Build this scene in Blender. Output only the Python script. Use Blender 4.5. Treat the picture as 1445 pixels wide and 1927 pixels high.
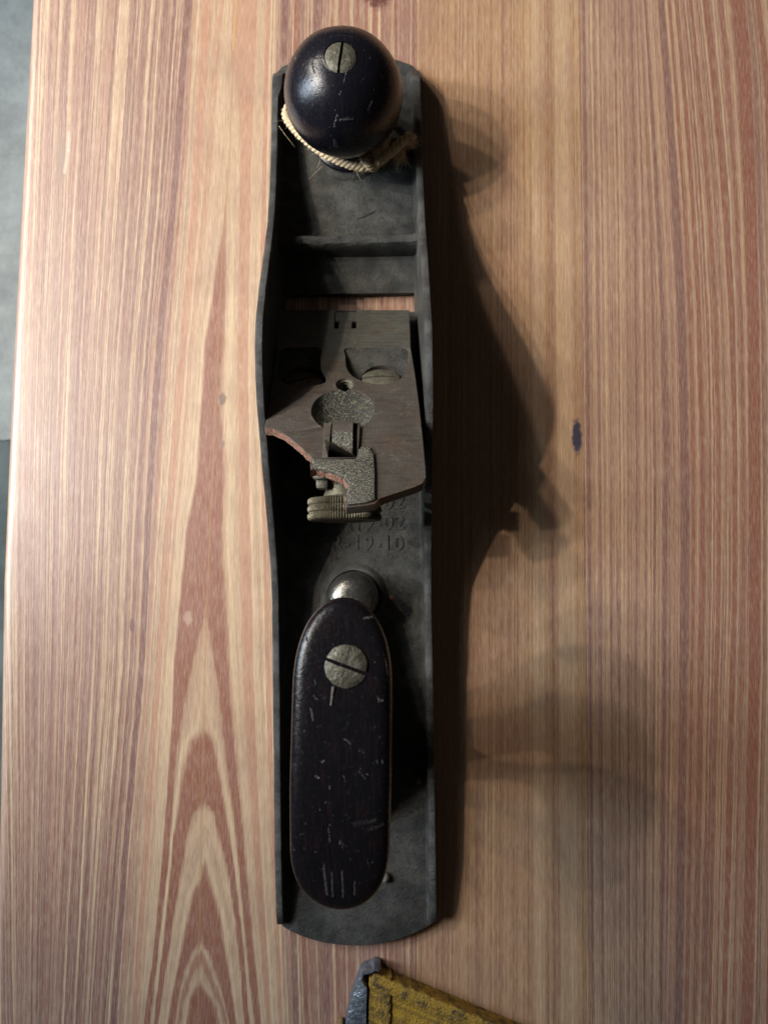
import bpy, bmesh, math, random
import numpy as np
from mathutils import Vector, Matrix, noise as mnoise
from math import radians as R, sin, cos, pi
random.seed(7)
for o in list(bpy.data.objects): bpy.data.objects.remove(o)
scene = bpy.context.scene
MM = 0.001

# ------------------------------------------------------------------ camera
cam_data = bpy.data.cameras.new('camera'); cam = bpy.data.objects.new('camera', cam_data)
scene.collection.objects.link(cam); scene.camera = cam
cam_data.sensor_fit = 'VERTICAL'; cam_data.sensor_height = 36; cam_data.sensor_width = 27
cam_data.lens = 36*1376/1927.
cam.location = (0, 0, .305); cam.rotation_euler = (R(4.5), 0, 0)
cam_data.clip_start = .01; cam_data.clip_end = 50
cam_data.dof.use_dof = True; cam_data.dof.focus_distance = .245; cam_data.dof.aperture_fstop = 16.0

# ------------------------------------------------------------------ world and lamps
world = bpy.data.worlds.new("World"); scene.world = world; world.use_nodes = True
bg = world.node_tree.nodes['Background']; bg.inputs[0].default_value = (1, .84, .70, 1); bg.inputs[1].default_value = .03
def lamp(name, kind, loc, energy, color, size, target=None, size_y=None):
    d = bpy.data.lights.new(name, kind); d.energy = energy; d.color = color
    if kind == 'AREA':
        d.size = size
        if size_y: d.shape = 'RECTANGLE'; d.size_y = size_y
    else: d.shadow_soft_size = size
    o = bpy.data.objects.new(name, d); scene.collection.objects.link(o); o.location = loc
    if target is not None:
        o.rotation_euler = (Vector(target)-Vector(loc)).to_track_quat('-Z', 'Y').to_euler()
    return o
def spot(loc, energy, size, cone, aim=(-.09, .20, 0)):
    o = lamp('spot_lamp', 'SPOT', loc, energy, (1, .875, .735), size, aim)
    o.data.spot_size = R(cone); o.data.spot_blend = 1.0; return o
spot((-.96, .04, .90), 18, .013, 37)
spot((-.90, .20, .90), 28, .015, 37)
spot((-.86, .38, .86), 19, .022, 37)
spot((-.93, .62, .80), 21, .018, 37)
spot((-.82, .86, .84), 14, .030, 37)
spot((-1.20, .10, .72), 9, .018, 37)
lamp('window_light', 'AREA', (-1.0, .15, .55), 12, (.68, .83, 1), .26, (0, .08, 0), .55)
o = lamp('sheen_fill', 'AREA', (-.60, .42, .60), 3.8, (.84, .92, 1), .26, None, .9)  # added unseen area light: cool sheen on the left boards, soft fill
o.rotation_euler = (R(20), R(-42), 0)
scene.view_settings.view_transform = 'Standard'; scene.view_settings.look = 'None'
scene.view_settings.exposure = -.06; scene.view_settings.gamma = 1

# ------------------------------------------------------------------ helpers
def tag(o, label=None, cat=None, group=None, kind=None):
    if label: o['label'] = label
    if cat: o['category'] = cat
    if group: o['group'] = group
    if kind: o['kind'] = kind
    return o
def empty(name, loc=(0, 0, 0), rz=0):
    o = bpy.data.objects.new(name, None); scene.collection.objects.link(o)
    o.location = loc; o.rotation_euler = (0, 0, rz); o.empty_display_size = .01; return o
def link(name, me, mats, parent=None):
    o = bpy.data.objects.new(name, me); scene.collection.objects.link(o)
    for m in (mats if isinstance(mats, (list, tuple)) else [mats]):
        if m: me.materials.append(m)
    if parent: o.parent = parent
    return o
OX, OY, OA = -13.4, 38.0, R(.88)            # frame of the plane: origin on the table, heading
def loc(x, y):
    dx, dy = x-OX, y-OY
    return (dx*cos(OA)+dy*sin(OA), -dx*sin(OA)+dy*cos(OA))
def to_mesh(name, bm, smooth=None, local=True, T=None):
    """bmesh in mm (table coordinates) -> mesh in metres in the frame of its thing"""
    for v in bm.verts:
        p = T @ v.co if T else v.co
        if local: x, y = loc(p.x, p.y); v.co = Vector((x, y, p.z))*MM
        else: v.co = Vector(p)*MM
    bmesh.ops.recalc_face_normals(bm, faces=bm.faces)
    me = bpy.data.meshes.new(name); bm.to_mesh(me); bm.free()
    if smooth is not None:
        for p in me.polygons: p.use_smooth = True
        try: me.set_sharp_from_angle(angle=R(smooth))
        except Exception: pass
    return me
def ring_loft(bm, rings, cap=True, closed=True):
    vs = [[bm.verts.new(p) for p in r] for r in rings]; n = len(vs[0])
    for a, b in zip(vs, vs[1:]):
        for i in range(n if closed else n-1):
            j = (i+1) % n
            bm.faces.new((a[i], a[j], b[j], b[i]))
    if cap:
        bm.faces.new(vs[0]); bm.faces.new(vs[-1])
    return vs
def lathe(bm, prof, center=(0, 0, 0), n=64, axis='z', rfun=None):
    """prof: (radius, height) pairs"""
    c = Vector(center); rings = []
    for k, (r, h) in enumerate(prof):
        ring = []
        for i in range(n):
            a = 2*pi*i/n; rr = r*(rfun(a, k, i) if rfun else 1)
            p = Vector((rr*cos(a), rr*sin(a), h))
            if axis == 'y': p = Vector((p.x, h, p.y))
            ring.append(c+p)
        rings.append(ring)
    return ring_loft(bm, rings)
def arc(cx, cy, r, a0, a1, n=16):
    return [(cx+r*cos(R(a0+(a1-a0)*i/n)), cy+r*sin(R(a0+(a1-a0)*i/n))) for i in range(n+1)]
def smooth_line(pts, sub=4, closed=False):
    out = []; n = len(pts)
    for i in range(n if closed else n-1):
        g = lambda k: Vector(pts[k % n]) if closed else Vector(pts[max(0, min(n-1, k))])
        p0, p1, p2, p3 = g(i-1), g(i), g(i+1), g(i+2)
        for s in range(sub):
            t = s/sub
            out.append(tuple(.5*((2*p1)+(p2-p0)*t+(2*p0-5*p1+4*p2-p3)*t*t+(3*p1-p0-3*p2+p3)*t**3)))
    if not closed: out.append(tuple(pts[-1]))
    return out
def plate_mesh(outline, holes, z0, z1, bevel=0.0, res=2):
    """solid plate with true holes, from a filled 2D curve; mm"""
    cu = bpy.data.curves.new('tmp', 'CURVE'); cu.dimensions = '2D'; cu.fill_mode = 'BOTH'
    cu.extrude = max(1e-4, (z1-z0)/2-bevel); cu.bevel_depth = bevel; cu.bevel_resolution = res
    if bevel: cu.offset = -bevel
    for poly in [outline]+list(holes):
        s = cu.splines.new('POLY'); s.points.add(len(poly)-1); s.use_cyclic_u = True
        for q, p in zip(s.points, poly): q.co = (p[0], p[1], 0, 1)
    ob = bpy.data.objects.new('tmp', cu); scene.collection.objects.link(ob)
    dg = bpy.context.evaluated_depsgraph_get(); me = bpy.data.meshes.new_from_object(ob.evaluated_get(dg))
    bpy.data.objects.remove(ob); bpy.data.curves.remove(cu)
    bm = bmesh.new(); bm.from_mesh(me); bpy.data.meshes.remove(me)
    bmesh.ops.remove_doubles(bm, verts=bm.verts, dist=1e-4)
    for v in bm.verts: v.co.z += (z0+z1)/2
    return bm
def add_bm(dst, src, M=None, mat=None):
    if M: bmesh.ops.transform(src, matrix=M, verts=src.verts)
    if mat is not None:
        for f in src.faces: f.material_index = mat
    me = bpy.data.meshes.new('t'); src.to_mesh(me); src.free(); dst.from_mesh(me); bpy.data.meshes.remove(me)
def box(bm, x0, x1, y0, y1, z0, z1, bev=0, M=None):
    b = bmesh.new(); bmesh.ops.create_cube(b, size=1)
    for v in b.verts: v.co = Vector(((x0+x1)/2+v.co.x*(x1-x0), (y0+y1)/2+v.co.y*(y1-y0), (z0+z1)/2+v.co.z*(z1-z0)))
    if bev: bmesh.ops.bevel(b, geom=b.edges[:], offset=bev, segments=2, affect='EDGES', profile=.5)
    add_bm(bm, b, M)
def boolean(bm_a, cutters, op='DIFFERENCE'):
    me = bpy.data.meshes.new('a'); bm_a.to_mesh(me); bm_a.free()
    a = bpy.data.objects.new('a', me); scene.collection.objects.link(a); tmp = []
    for c in cutters:
        bmesh.ops.recalc_face_normals(c, faces=c.faces)
        mc = bpy.data.meshes.new('c'); c.to_mesh(mc); c.free()
        oc = bpy.data.objects.new('c', mc); scene.collection.objects.link(oc); tmp.append(oc)
        m = a.modifiers.new('b', 'BOOLEAN'); m.operation = op; m.object = oc; m.solver = 'EXACT'
    dg = bpy.context.evaluated_depsgraph_get(); r = bpy.data.meshes.new_from_object(a.evaluated_get(dg))
    for o in tmp+[a]: bpy.data.objects.remove(o)
    bm = bmesh.new(); bm.from_mesh(r); bpy.data.meshes.remove(r); return bm
def jitter(bm, amp, scale, seed=0, only=None):
    for v in bm.verts:
        if only and not only(v.co): continue
        v.co += mnoise.noise_vector(v.co*scale+Vector((seed, seed*2, 0)))*amp
def tube(bm, pts, r, n=8, r_end=None):
    pts = [Vector(p) for p in pts]; rings = []; N = len(pts); up = Vector((0, 0, 1))
    for i, p in enumerate(pts):
        t = (pts[min(N-1, i+1)]-pts[max(0, i-1)]).normalized()
        s = t.cross(up)
        if s.length < 1e-3: s = t.cross(Vector((1, 0, 0)))
        s.normalize(); u = s.cross(t).normalized()
        rr = r if r_end is None else r+(r_end-r)*i/(N-1)
        rings.append([p+(s*cos(2*pi*k/n)+u*sin(2*pi*k/n))*rr for k in range(n)])
    ring_loft(bm, rings)

def marks(me, L, zmin, depth=.16):
    """nicks and scratches pressed into the vertices; amount kept as the attribute 'mark' (mesh in m)"""
    n = len(me.vertices); co = np.zeros(n*3); me.vertices.foreach_get('co', co); co = co.reshape(-1, 3)*1000
    m = np.zeros(n); P = co[:, :2]
    for (p, q, w, k) in L:
        p = np.array(p); d = np.array(q)-p; LL = max(1e-6, d@d); t = np.clip(((P-p)@d)/LL, 0, 1)
        r = np.linalg.norm(P-p-t[:, None]*d, axis=1)+.12*np.sin(P[:, 0]*5+P[:, 1]*3.1)*w
        m = np.maximum(m, k*np.clip(1-(r/(w*.62))**2, 0, 1))
    m *= co[:, 2] > zmin
    co[:, 2] -= m*depth; me.vertices.foreach_set('co', (co/1000).ravel())
    a = me.attributes.new('mark', 'FLOAT', 'POINT'); a.data.foreach_set('value', m.astype(np.float32)); me.update()

# ------------------------------------------------------------------ material helpers
class NT:
    def __init__(s, name, rough=.5, metal=0, spec=.5):
        s.m = bpy.data.materials.new(name); s.m.use_nodes = True; s.t = s.m.node_tree
        s.p = s.t.nodes['Principled BSDF']
        s.p.inputs['Roughness'].default_value = rough; s.p.inputs['Metallic'].default_value = metal
        s.p.inputs['Specular IOR Level'].default_value = spec
        tc = s.t.nodes.new('ShaderNodeTexCoord'); s.o = s.vm('SCALE', tc.outputs['Object'], scale=1000.0)
        s.n = tc.outputs['Normal']
    def new(s, k): return s.t.nodes.new(k)
    def put(s, sock, v):
        if isinstance(v, bpy.types.NodeSocket): s.t.links.new(v, sock)
        elif isinstance(v, (tuple, list)) and sock.type == 'RGBA' and len(v) == 3: sock.default_value = (*v, 1)
        else: sock.default_value = v
    def vm(s, op, a, b=None, scale=None):
        n = s.new('ShaderNodeVectorMath'); n.operation = op; s.put(n.inputs[0], a)
        if b is not None: s.put(n.inputs[1], b)
        if scale is not None: s.put(n.inputs['Scale'], scale)
        return n.outputs['Value'] if op in ('LENGTH', 'DOT_PRODUCT', 'DISTANCE') else n.outputs[0]
    def ma(s, op, a, b=0.0, c=None, clamp=False):
        n = s.new('ShaderNodeMath'); n.operation = op; n.use_clamp = clamp
        s.put(n.inputs[0], a); s.put(n.inputs[1], b)
        if c is not None: s.put(n.inputs[2], c)
        return n.outputs[0]
    def sep(s, v):
        n = s.new('ShaderNodeSeparateXYZ'); s.put(n.inputs[0], v); return n.outputs
    def comb(s, x, y, z=0.0):
        n = s.new('ShaderNodeCombineXYZ')
        for i, q in enumerate((x, y, z)): s.put(n.inputs[i], q)
        return n.outputs[0]
    def noise(s, v, scale=1.0, detail=3, rough=.5, dist=0.0, col=False):
        n = s.new('ShaderNodeTexNoise'); s.put(n.inputs['Vector'], v); n.inputs['Scale'].default_value = scale
        n.inputs['Detail'].default_value = detail; n.inputs['Roughness'].default_value = rough; n.inputs['Distortion'].default_value = dist
        return n.outputs['Color' if col else 'Fac']
    def voro(s, v, scale=1.0, feature='F1'):
        n = s.new('ShaderNodeTexVoronoi'); n.feature = feature; s.put(n.inputs['Vector'], v); n.inputs['Scale'].default_value = scale
        return n.outputs['Distance']
    def mr(s, v, a, b, c=0.0, d=1.0, smooth=True):
        n = s.new('ShaderNodeMapRange'); n.interpolation_type = 'SMOOTHSTEP' if smooth else 'LINEAR'
        s.put(n.inputs['Value'], v)
        for k, q in zip(('From Min', 'From Max', 'To Min', 'To Max'), (a, b, c, d)): s.put(n.inputs[k], q)
        return n.outputs[0]
    def mix(s, f, a, b, mode='MIX'):
        n = s.new('ShaderNodeMix'); n.data_type = 'RGBA'; n.blend_type = mode
        s.put(n.inputs[0], f); s.put(n.inputs[6], a); s.put(n.inputs[7], b); return n.outputs[2]
    def attr(s, name):
        n = s.new('ShaderNodeAttribute'); n.attribute_name = name; return n.outputs['Fac']
    def scr(s, pos, a, b, w):
        """soft mask of a scratch: distance to the segment a-b below w (2D, mm)"""
        d = (b[0]-a[0], b[1]-a[1]); L = d[0]**2+d[1]**2 or 1e-6
        q = s.vm('SUBTRACT', pos, (a[0], a[1], 0)); t = s.ma('DIVIDE', s.vm('DOT_PRODUCT', q, (d[0], d[1], 0)), L, clamp=True)
        r = s.vm('LENGTH', s.vm('SUBTRACT', q, s.vm('SCALE', (d[0], d[1], 0), scale=t)))
        return s.mr(r, w*.35, w, 1.0, 0.0)
    def bump(s, h, dist=.0005, strength=1.0, prev=None):
        n = s.new('ShaderNodeBump'); s.put(n.inputs['Height'], h); n.inputs['Distance'].default_value = dist
        n.inputs['Strength'].default_value = strength
        if prev: s.put(n.inputs['Normal'], prev)
        return n.outputs[0]
    def out(s, **k):
        for a, v in k.items(): s.put(s.p.inputs[a.replace('_', ' ')], v)
        return s.m
GL=[
 (45,[(-179.7,-142.8),(-113.0,-145.3),(-38.9,-148.2),(38.2,-151.2),(95.2,-152.3),(153.9,-152.2),(251.4,-152.4)]),
 (150,[(-179.7,-129.1),(-113.0,-128.2),(-38.9,-127.4),(38.2,-127.8),(95.2,-127.4),(153.9,-125.8),(251.4,-122.9)]),
 (283,[(-179.7,-107.6),(-113.0,-104.4),(-38.9,-99.6),(38.2,-98.1),(95.2,-95.7),(153.9,-91.3),(251.4,-86.5)]),
 (318,[(-179.7,-98.5),(-113.0,-96.0),(-38.9,-92.4),(38.2,-88.7),(95.2,-85.5),(153.9,-82.1),(251.4,-79.4)]),
]
GR=[
 (340,[(-179.7,-45.2),(-113.0,-50.7),(-38.9,-54.8),(38.2,-57.5),(95.2,-58.8),(177.8,-58.4),(251.4,-56.6)]),
 (320,[(-179.7,-41.0),(-113.0,-44.5),(-38.9,-47.6),(38.2,-50.8),(95.2,-52.2),(177.8,-52.1),(251.4,-51.2)]),
 (0,[(-179.7,12.5),(-92.1,12.8),(38.2,13.3),(153.9,13.9),(251.4,14.5)]),
]
AXIS= [(-179.7, -73.6), (-148.5, -73.6), (-119.2, -72.1), (-94.2, -72.3), (-19.1, -73.3), (38.2, -72.0), (144.4, -69.3), (177.8, -67.6), (251.4, -66.5)]
LEGS=[
 (355,(144.4,-69.3),[(-179.7,-95.1),(-154.0,-91.8),(-120.6,-89.2),(-92.1,-87.7),(-60.3,-86.3),(-38.9,-86.1),(-17.2,-84.6),(15.9,-82.2),(38.2,-78.2),(72.2,-76.6),(95.2,-75.7),(118.5,-72.5)],[(-179.7,-49.2),(-152.4,-52.5),(-120.6,-56.2),(-104.6,-57.9),(-80.1,-60.7),(-60.3,-63.2),(-38.9,-65.3),(-28.0,-65.9),(-6.2,-67.2),(15.9,-68.9),(38.2,-67.5),(47.2,-68.1),(72.2,-70.6),(95.2,-69.4),(118.5,-69.3)]),
 (375,(-19.1,-73.3),[(-179.7,-92.6),(-140.6,-89.3),(-120.6,-87.0),(-104.6,-86.1),(-76.1,-84.8),(-60.3,-82.6),(-42.7,-79.2),(-27.0,-75.6)],[(-179.7,-51.1),(-152.4,-54.7),(-120.6,-58.1),(-104.6,-59.9),(-80.1,-63.7),(-60.3,-66.2),(-49.6,-67.7),(-38.9,-69.7),(-27.0,-71.6)]),
 (382,(-64.6,-74.4),[(-179.7,-91.1),(-140.6,-87.4),(-120.6,-86.0),(-108.6,-85.2),(-92.5,-83.2),(-80.3,-81.7),(-70.3,-79.3)],[(-179.7,-53.4),(-152.4,-56.1),(-120.6,-60.3),(-108.6,-62.4),(-92.5,-64.8),(-80.3,-67.2),(-68.9,-69.6)]),
 (398,(-94.2,-72.3),[(-179.7,-89.7),(-156.5,-86.6),(-136.7,-83.9),(-120.6,-81.7),(-108.6,-79.8),(-98.2,-77.2)],[(-179.7,-55.1),(-160.3,-56.7),(-140.6,-59.1),(-120.6,-62.6),(-108.6,-66.0),(-98.4,-68.4)]),
 (410,(-117.5,-71.9),[(-179.7,-85.7),(-164.4,-83.3),(-152.4,-81.0),(-139.2,-78.7),(-128.7,-76.6),(-124.8,-73.7)],[(-179.7,-58.7),(-164.4,-61.0),(-152.4,-63.4),(-140.6,-65.1),(-134.2,-66.9),(-127.0,-69.6)]),
 (425,(-148.5,-73.6),[(-179.7,-83.1),(-168.2,-81.5),(-158.7,-79.2),(-152.4,-77.0)],[(-179.7,-61.0),(-168.2,-64.2),(-160.3,-66.8),(-152.4,-69.5)]),
 (434,(-163.2,-73.3),[(-179.7,-78.3),(-170.2,-77.0)],[(-179.7,-65.2),(-172.8,-66.6),(-168.2,-70.1)]),
]
GC=[
 (1097,[(-179.7,81.7),(38.2,84.5),(251.4,86.5)]),
 (1200,[(-179.7,100.6),(38.2,106.6),(153.9,109.2),(251.4,110.0)]),
 (1246,[(-179.7,109.7),(-113.0,112.5),(-38.9,115.4),(38.2,118.2),(106.8,118.9),(142.0,118.5),(182.6,117.4),(214.3,116.5),(251.4,115.2)]),
 (1380,[(-179.7,134.3),(-133.6,137.1),(-71.0,140.9),(-6.2,145.1),(60.8,147.6),(108.7,148.0),(167.7,146.5),(205.2,144.4),(251.4,141.5)]),
 (1420,[(-179.7,143.8),(-113.0,147.9),(-38.9,152.6),(38.2,155.6),(108.7,157.8),(177.8,158.9),(226.6,158.9),(251.4,157.5)]),
 (1465,[(-179.7,153.3),(-113.0,157.1),(-38.9,162.0),(38.2,165.7),(108.7,167.5),(214.3,168.5),(251.4,165.8)]),
 (1800,[(-179.7,227.1),(38.2,240.4),(108.7,242.5),(251.4,248.8)]),
]
GB=[
 (786,[(-179.7,13.0),(38.2,13.7),(251.4,14.9)]),
 (945,[(-179.7,45.8),(38.2,49.4),(251.4,52.4)]),
 (1097,[(-179.7,81.7),(38.2,84.5),(251.4,86.5)]),
]
TOTE_MARKS= [((6.9,-51.7),(9.5,-51.3),0.66,1),((9.5,-51.5),(12.1,-51.8),0.33,0.5),((-7.2,-68.1),(-6.4,-70.3),0.25,0.6),((-7.6,-72.5),(-6.5,-73.6),0.25,0.6),((-8.2,-76.1),(-7.6,-79.1),0.5,1),((10.3,-73.5),(10.8,-73.9),0.42,1),((10.6,-74.4),(14.0,-74.3),0.21,0.6),((10.9,-84.5),(11.4,-84.8),0.37,1),((-9.3,-57.0),(-8.8,-57.4),0.42,0.6),((12.7,-63.2),(13.5,-69.2),0.33,0.5),((0.8,-84.3),(2.7,-85.6),0.46,1),((-5.4,-90.6),(-4.6,-90.3),0.46,1),((9.8,-90.9),(12.3,-90.9),0.25,1),((0.7,-94.1),(1.1,-95.4),0.37,1),((1.1,-95.2),(0.9,-96.5),0.29,1),((4.6,-93.7),(5.9,-92.6),0.25,0.6),((5.7,-94.0),(6.6,-95.3),0.33,0.8),((-7.1,-94.4),(-6.2,-94.8),0.37,0.7),((1.4,-98.5),(1.8,-98.9),0.42,0.8),((-4.6,-101.8),(-4.2,-101.9),0.33,0.6),((-3.2,-97.3),(-3.0,-97.6),0.37,0.8),((6.1,-105.0),(6.9,-105.1),0.29,0.7),((3.1,-107.9),(9.4,-106.9),0.5,0.5),((6.8,-109.7),(11.6,-108.2),0.37,0.8),((-3.7,-109.2),(-3.3,-112.8),0.37,0.5),((-1.2,-112.5),(-0.6,-112.8),0.5,1),((-0.6,-112.8),(0.1,-113.9),0.37,0.8),((-11.6,-110.9),(-10.2,-110.2),0.29,0.4),((-10.9,-114.8),(-10.2,-114.9),0.25,0.6),((6.7,-118.6),(7.4,-120.8),0.33,0.4),((8.1,-119.0),(8.5,-118.9),0.42,1),((-5.3,-120.0),(-4.8,-129.1),0.75,0.55),((-3.1,-121.9),(-3.2,-129.8),0.5,0.55),((-0.3,-121.9),(-0.2,-129.9),0.54,0.6),((3.1,-125.2),(3.0,-129.2),0.54,0.5)]
KNOB_MARKS= [((-2.2,159.9),(-0.8,157.8),0.28,0.8),((-10.3,157.1),(-9.8,156.8),0.37,0.7),((-17.4,150.9),(-16.9,149.5),0.65,0.9),((1.1,136.7),(2.2,140.7),0.28,0.6),((3.8,158.3),(4.3,156.6),0.28,0.5),((-10.4,144.9),(-9.4,140.3),0.32,0.4),((-0.8,132.8),(-0.3,133.4),0.37,0.7),((-1.4,126.6),(3.9,127.1),0.46,0.5),((-3.3,125.5),(-2.0,127.7),0.46,0.6),((9.4,129.8),(11.0,132.6),0.32,0.5),((14.6,141.1),(14.9,140.8),0.46,0.6),((0.5,160.2),(1.6,160.4),0.32,0.7),((-4.7,121.0),(-3.6,123.3),0.37,0.4),((-16.0,153.5),(-15.2,153.2),0.37,0.7),((10.4,145.7),(10.5,145.6),0.42,0.8),((-8.5,145.7),(-8.3,145.4),0.42,0.6),((-3.6,123.3),(0.6,119.3),0.65,0.3)]
# ------------------------------------------------------------------ materials
def wood(name, code):
    g = NT(name, .36, 0, .5)
    x, y, z = g.sep(g.o)
    n0 = g.attr('ring')
    # wobble of the growth rings: fine along x, long along y
    wob = g.noise(g.comb(g.ma('MULTIPLY', x, .35), g.ma('MULTIPLY', y, .03), 0), 1, 4, .55)
    wob2 = g.noise(g.comb(g.ma('MULTIPLY', x, 2.2), g.ma('MULTIPLY', y, .22), 3.0), 1, 3, .6)
    dn = g.ma('ADD', g.ma('MULTIPLY', g.ma('SUBTRACT', wob, .5), code['wob']), g.ma('MULTIPLY', g.ma('SUBTRACT', wob2, .5), code['wob2']))
    if 'right' in code: dn = g.ma('MULTIPLY', dn, g.mr(n0, 325, 352, 1.0, .28))
    if 'right' in code:     # torn tips of the cathedral
        ser = g.noise(g.comb(g.ma('MULTIPLY', x, .75), g.ma('MULTIPLY', y, .015), 40), 1, 4, .7)
        dn = g.ma('ADD', dn, g.ma('MULTIPLY', g.ma('MULTIPLY', g.ma('SUBTRACT', ser, .5), 5.5), g.mr(n0, 345, 356)))
    n = g.ma('ADD', n0, dn)
    L = code['light']
    big = g.noise(g.comb(g.ma('MULTIPLY', x, .03), g.ma('MULTIPLY', y, .006), 5), 1, 2)
    col = g.mix(g.mr(big, .35, .65), L, code['light2'])
    # anonymous stripes
    for (sc, lo, hi, amt, c, ysc) in code['stripes']:
        s = g.noise(g.comb(g.ma('MULTIPLY', n, sc), g.ma('MULTIPLY', y, ysc), sc*31), 1, 2, .45)
        f = g.ma('MULTIPLY', g.mr(s, lo, hi), amt)
        if code.get('calm'):            # earlywood round the cathedral stays clear of them
            a, b, c2, d = code['calm']
            f = g.ma('MULTIPLY', f, g.ma('SUBTRACT', 1, g.ma('MULTIPLY', g.mr(n0, a, b), g.ma('MULTIPLY', .75, 1))))
        col = g.mix(f, col, c)
    # thin dark latewood lines
    for (sc, w, amt, c) in code['ridges']:
        s = g.noise(g.comb(g.ma('MULTIPLY', n, sc), g.ma('MULTIPLY', y, .0015), sc*57), 1, 1, .4)
        br = g.mr(g.noise(g.comb(g.ma('MULTIPLY', n, .2), g.ma('MULTIPLY', y, .012), sc), 1, 3), .35, .6, .35, 1.0)
        f = g.ma('MULTIPLY', g.mr(g.ma('ABSOLUTE', g.ma('SUBTRACT', s, .5)), w*.3, w, amt, 0.0), br)
        if code.get('calm'): f = g.ma('MULTIPLY', f, g.mr(n0, 285, 330, 1.0, 0.1))
        col = g.mix(f, col, c)
    # named bands
    def bands(col, L):
        for (c, w, rgb, amt) in L:
            d = g.ma('ABSOLUTE', g.ma('SUBTRACT', n, c))
            soft = max(1.0, w*.12)
            col = g.mix(g.ma('MULTIPLY', g.mr(d, w/2-soft, w/2+soft, 1.0, 0.0), amt), col, rgb)
        return col
    if 'right' in code:
        cl = bands(col, code['left']); cr = bands(col, code['right'])
        side = g.attr('side'); col = g.mix(g.mr(side, .45, .55), cl, cr)
        col = bands(col, code['bands'])
    else: col = bands(col, code['bands'])
    # fine fibre and pores
    fib = g.noise(g.comb(g.ma('MULTIPLY', x, 2.6), g.ma('MULTIPLY', y, .09), 9), 1, 5, .68)
    col = g.mix(g.ma('MULTIPLY', g.mr(fib, .38, .68), .42), col, (.17, .085, .055))
    flk = g.noise(g.comb(g.ma('MULTIPLY', x, 1.9), g.ma('MULTIPLY', y, .16), 19), 1, 5, .7)
    col = g.mix(g.ma('MULTIPLY', g.mr(flk, .4, .72), .22), col, (.8, .66, .5))
    blo = g.noise(g.comb(g.ma('MULTIPLY', x, .05), g.ma('MULTIPLY', y, .035), 29), 1, 3, .6)
    col = g.mix(g.ma('MULTIPLY', g.mr(blo, .42, .75), .25), col, (.22, .12, .10))
    for (cx, cy, rx, ry, rgb, amt) in code.get('spots', []):
        dv = g.comb(g.ma('DIVIDE', g.ma('SUBTRACT', x, cx), rx), g.ma('DIVIDE', g.ma('SUBTRACT', y, cy), ry), 0)
        d = g.ma('ADD', g.vm('LENGTH', dv), g.ma('MULTIPLY', g.ma('SUBTRACT', g.noise(g.o, .5, 3), .5), .9))
        col = g.mix(g.ma('MULTIPLY', g.mr(d, .55, 1.1, 1.0, 0.0), amt), col, rgb)
    for (pts, w, rgb, amt) in code.get('lines', []):
        for a, b in zip(pts, pts[1:]): col = g.mix(g.ma('MULTIPLY', g.scr(g.comb(x, y, 0), a, b, w), amt), col, rgb)
    if 'edge' in code:      # pale strip painting the window highlight on the long edge
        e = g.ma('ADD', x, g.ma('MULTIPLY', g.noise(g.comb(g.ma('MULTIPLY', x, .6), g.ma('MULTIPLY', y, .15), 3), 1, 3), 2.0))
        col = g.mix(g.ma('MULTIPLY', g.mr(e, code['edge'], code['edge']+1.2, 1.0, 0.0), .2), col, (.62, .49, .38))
    h = g.ma('ADD', g.ma('MULTIPLY', fib, .5), g.ma('MULTIPLY', g.noise(g.comb(g.ma('MULTIPLY', n, .25), g.ma('MULTIPLY', y, .01), 2), 1, 2), .5))
    rg = g.mr(g.noise(g.o, .06, 3), .3, .7, code.get('r0', .33), code.get('r1', .47))
    return g.out(Base_Color=col, Roughness=rg, Normal=g.bump(h, .00018, .6), Coat_Weight=.4, Coat_Roughness=.36)
Lc, Lc2 = (.62, .465, .295), (.56, .405, .255)
Rc, Pc, Oc = (.235, .085, .055), (.165, .075, .068), (.42, .22, .14)
Pk = (.32, .165, .12)
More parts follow.
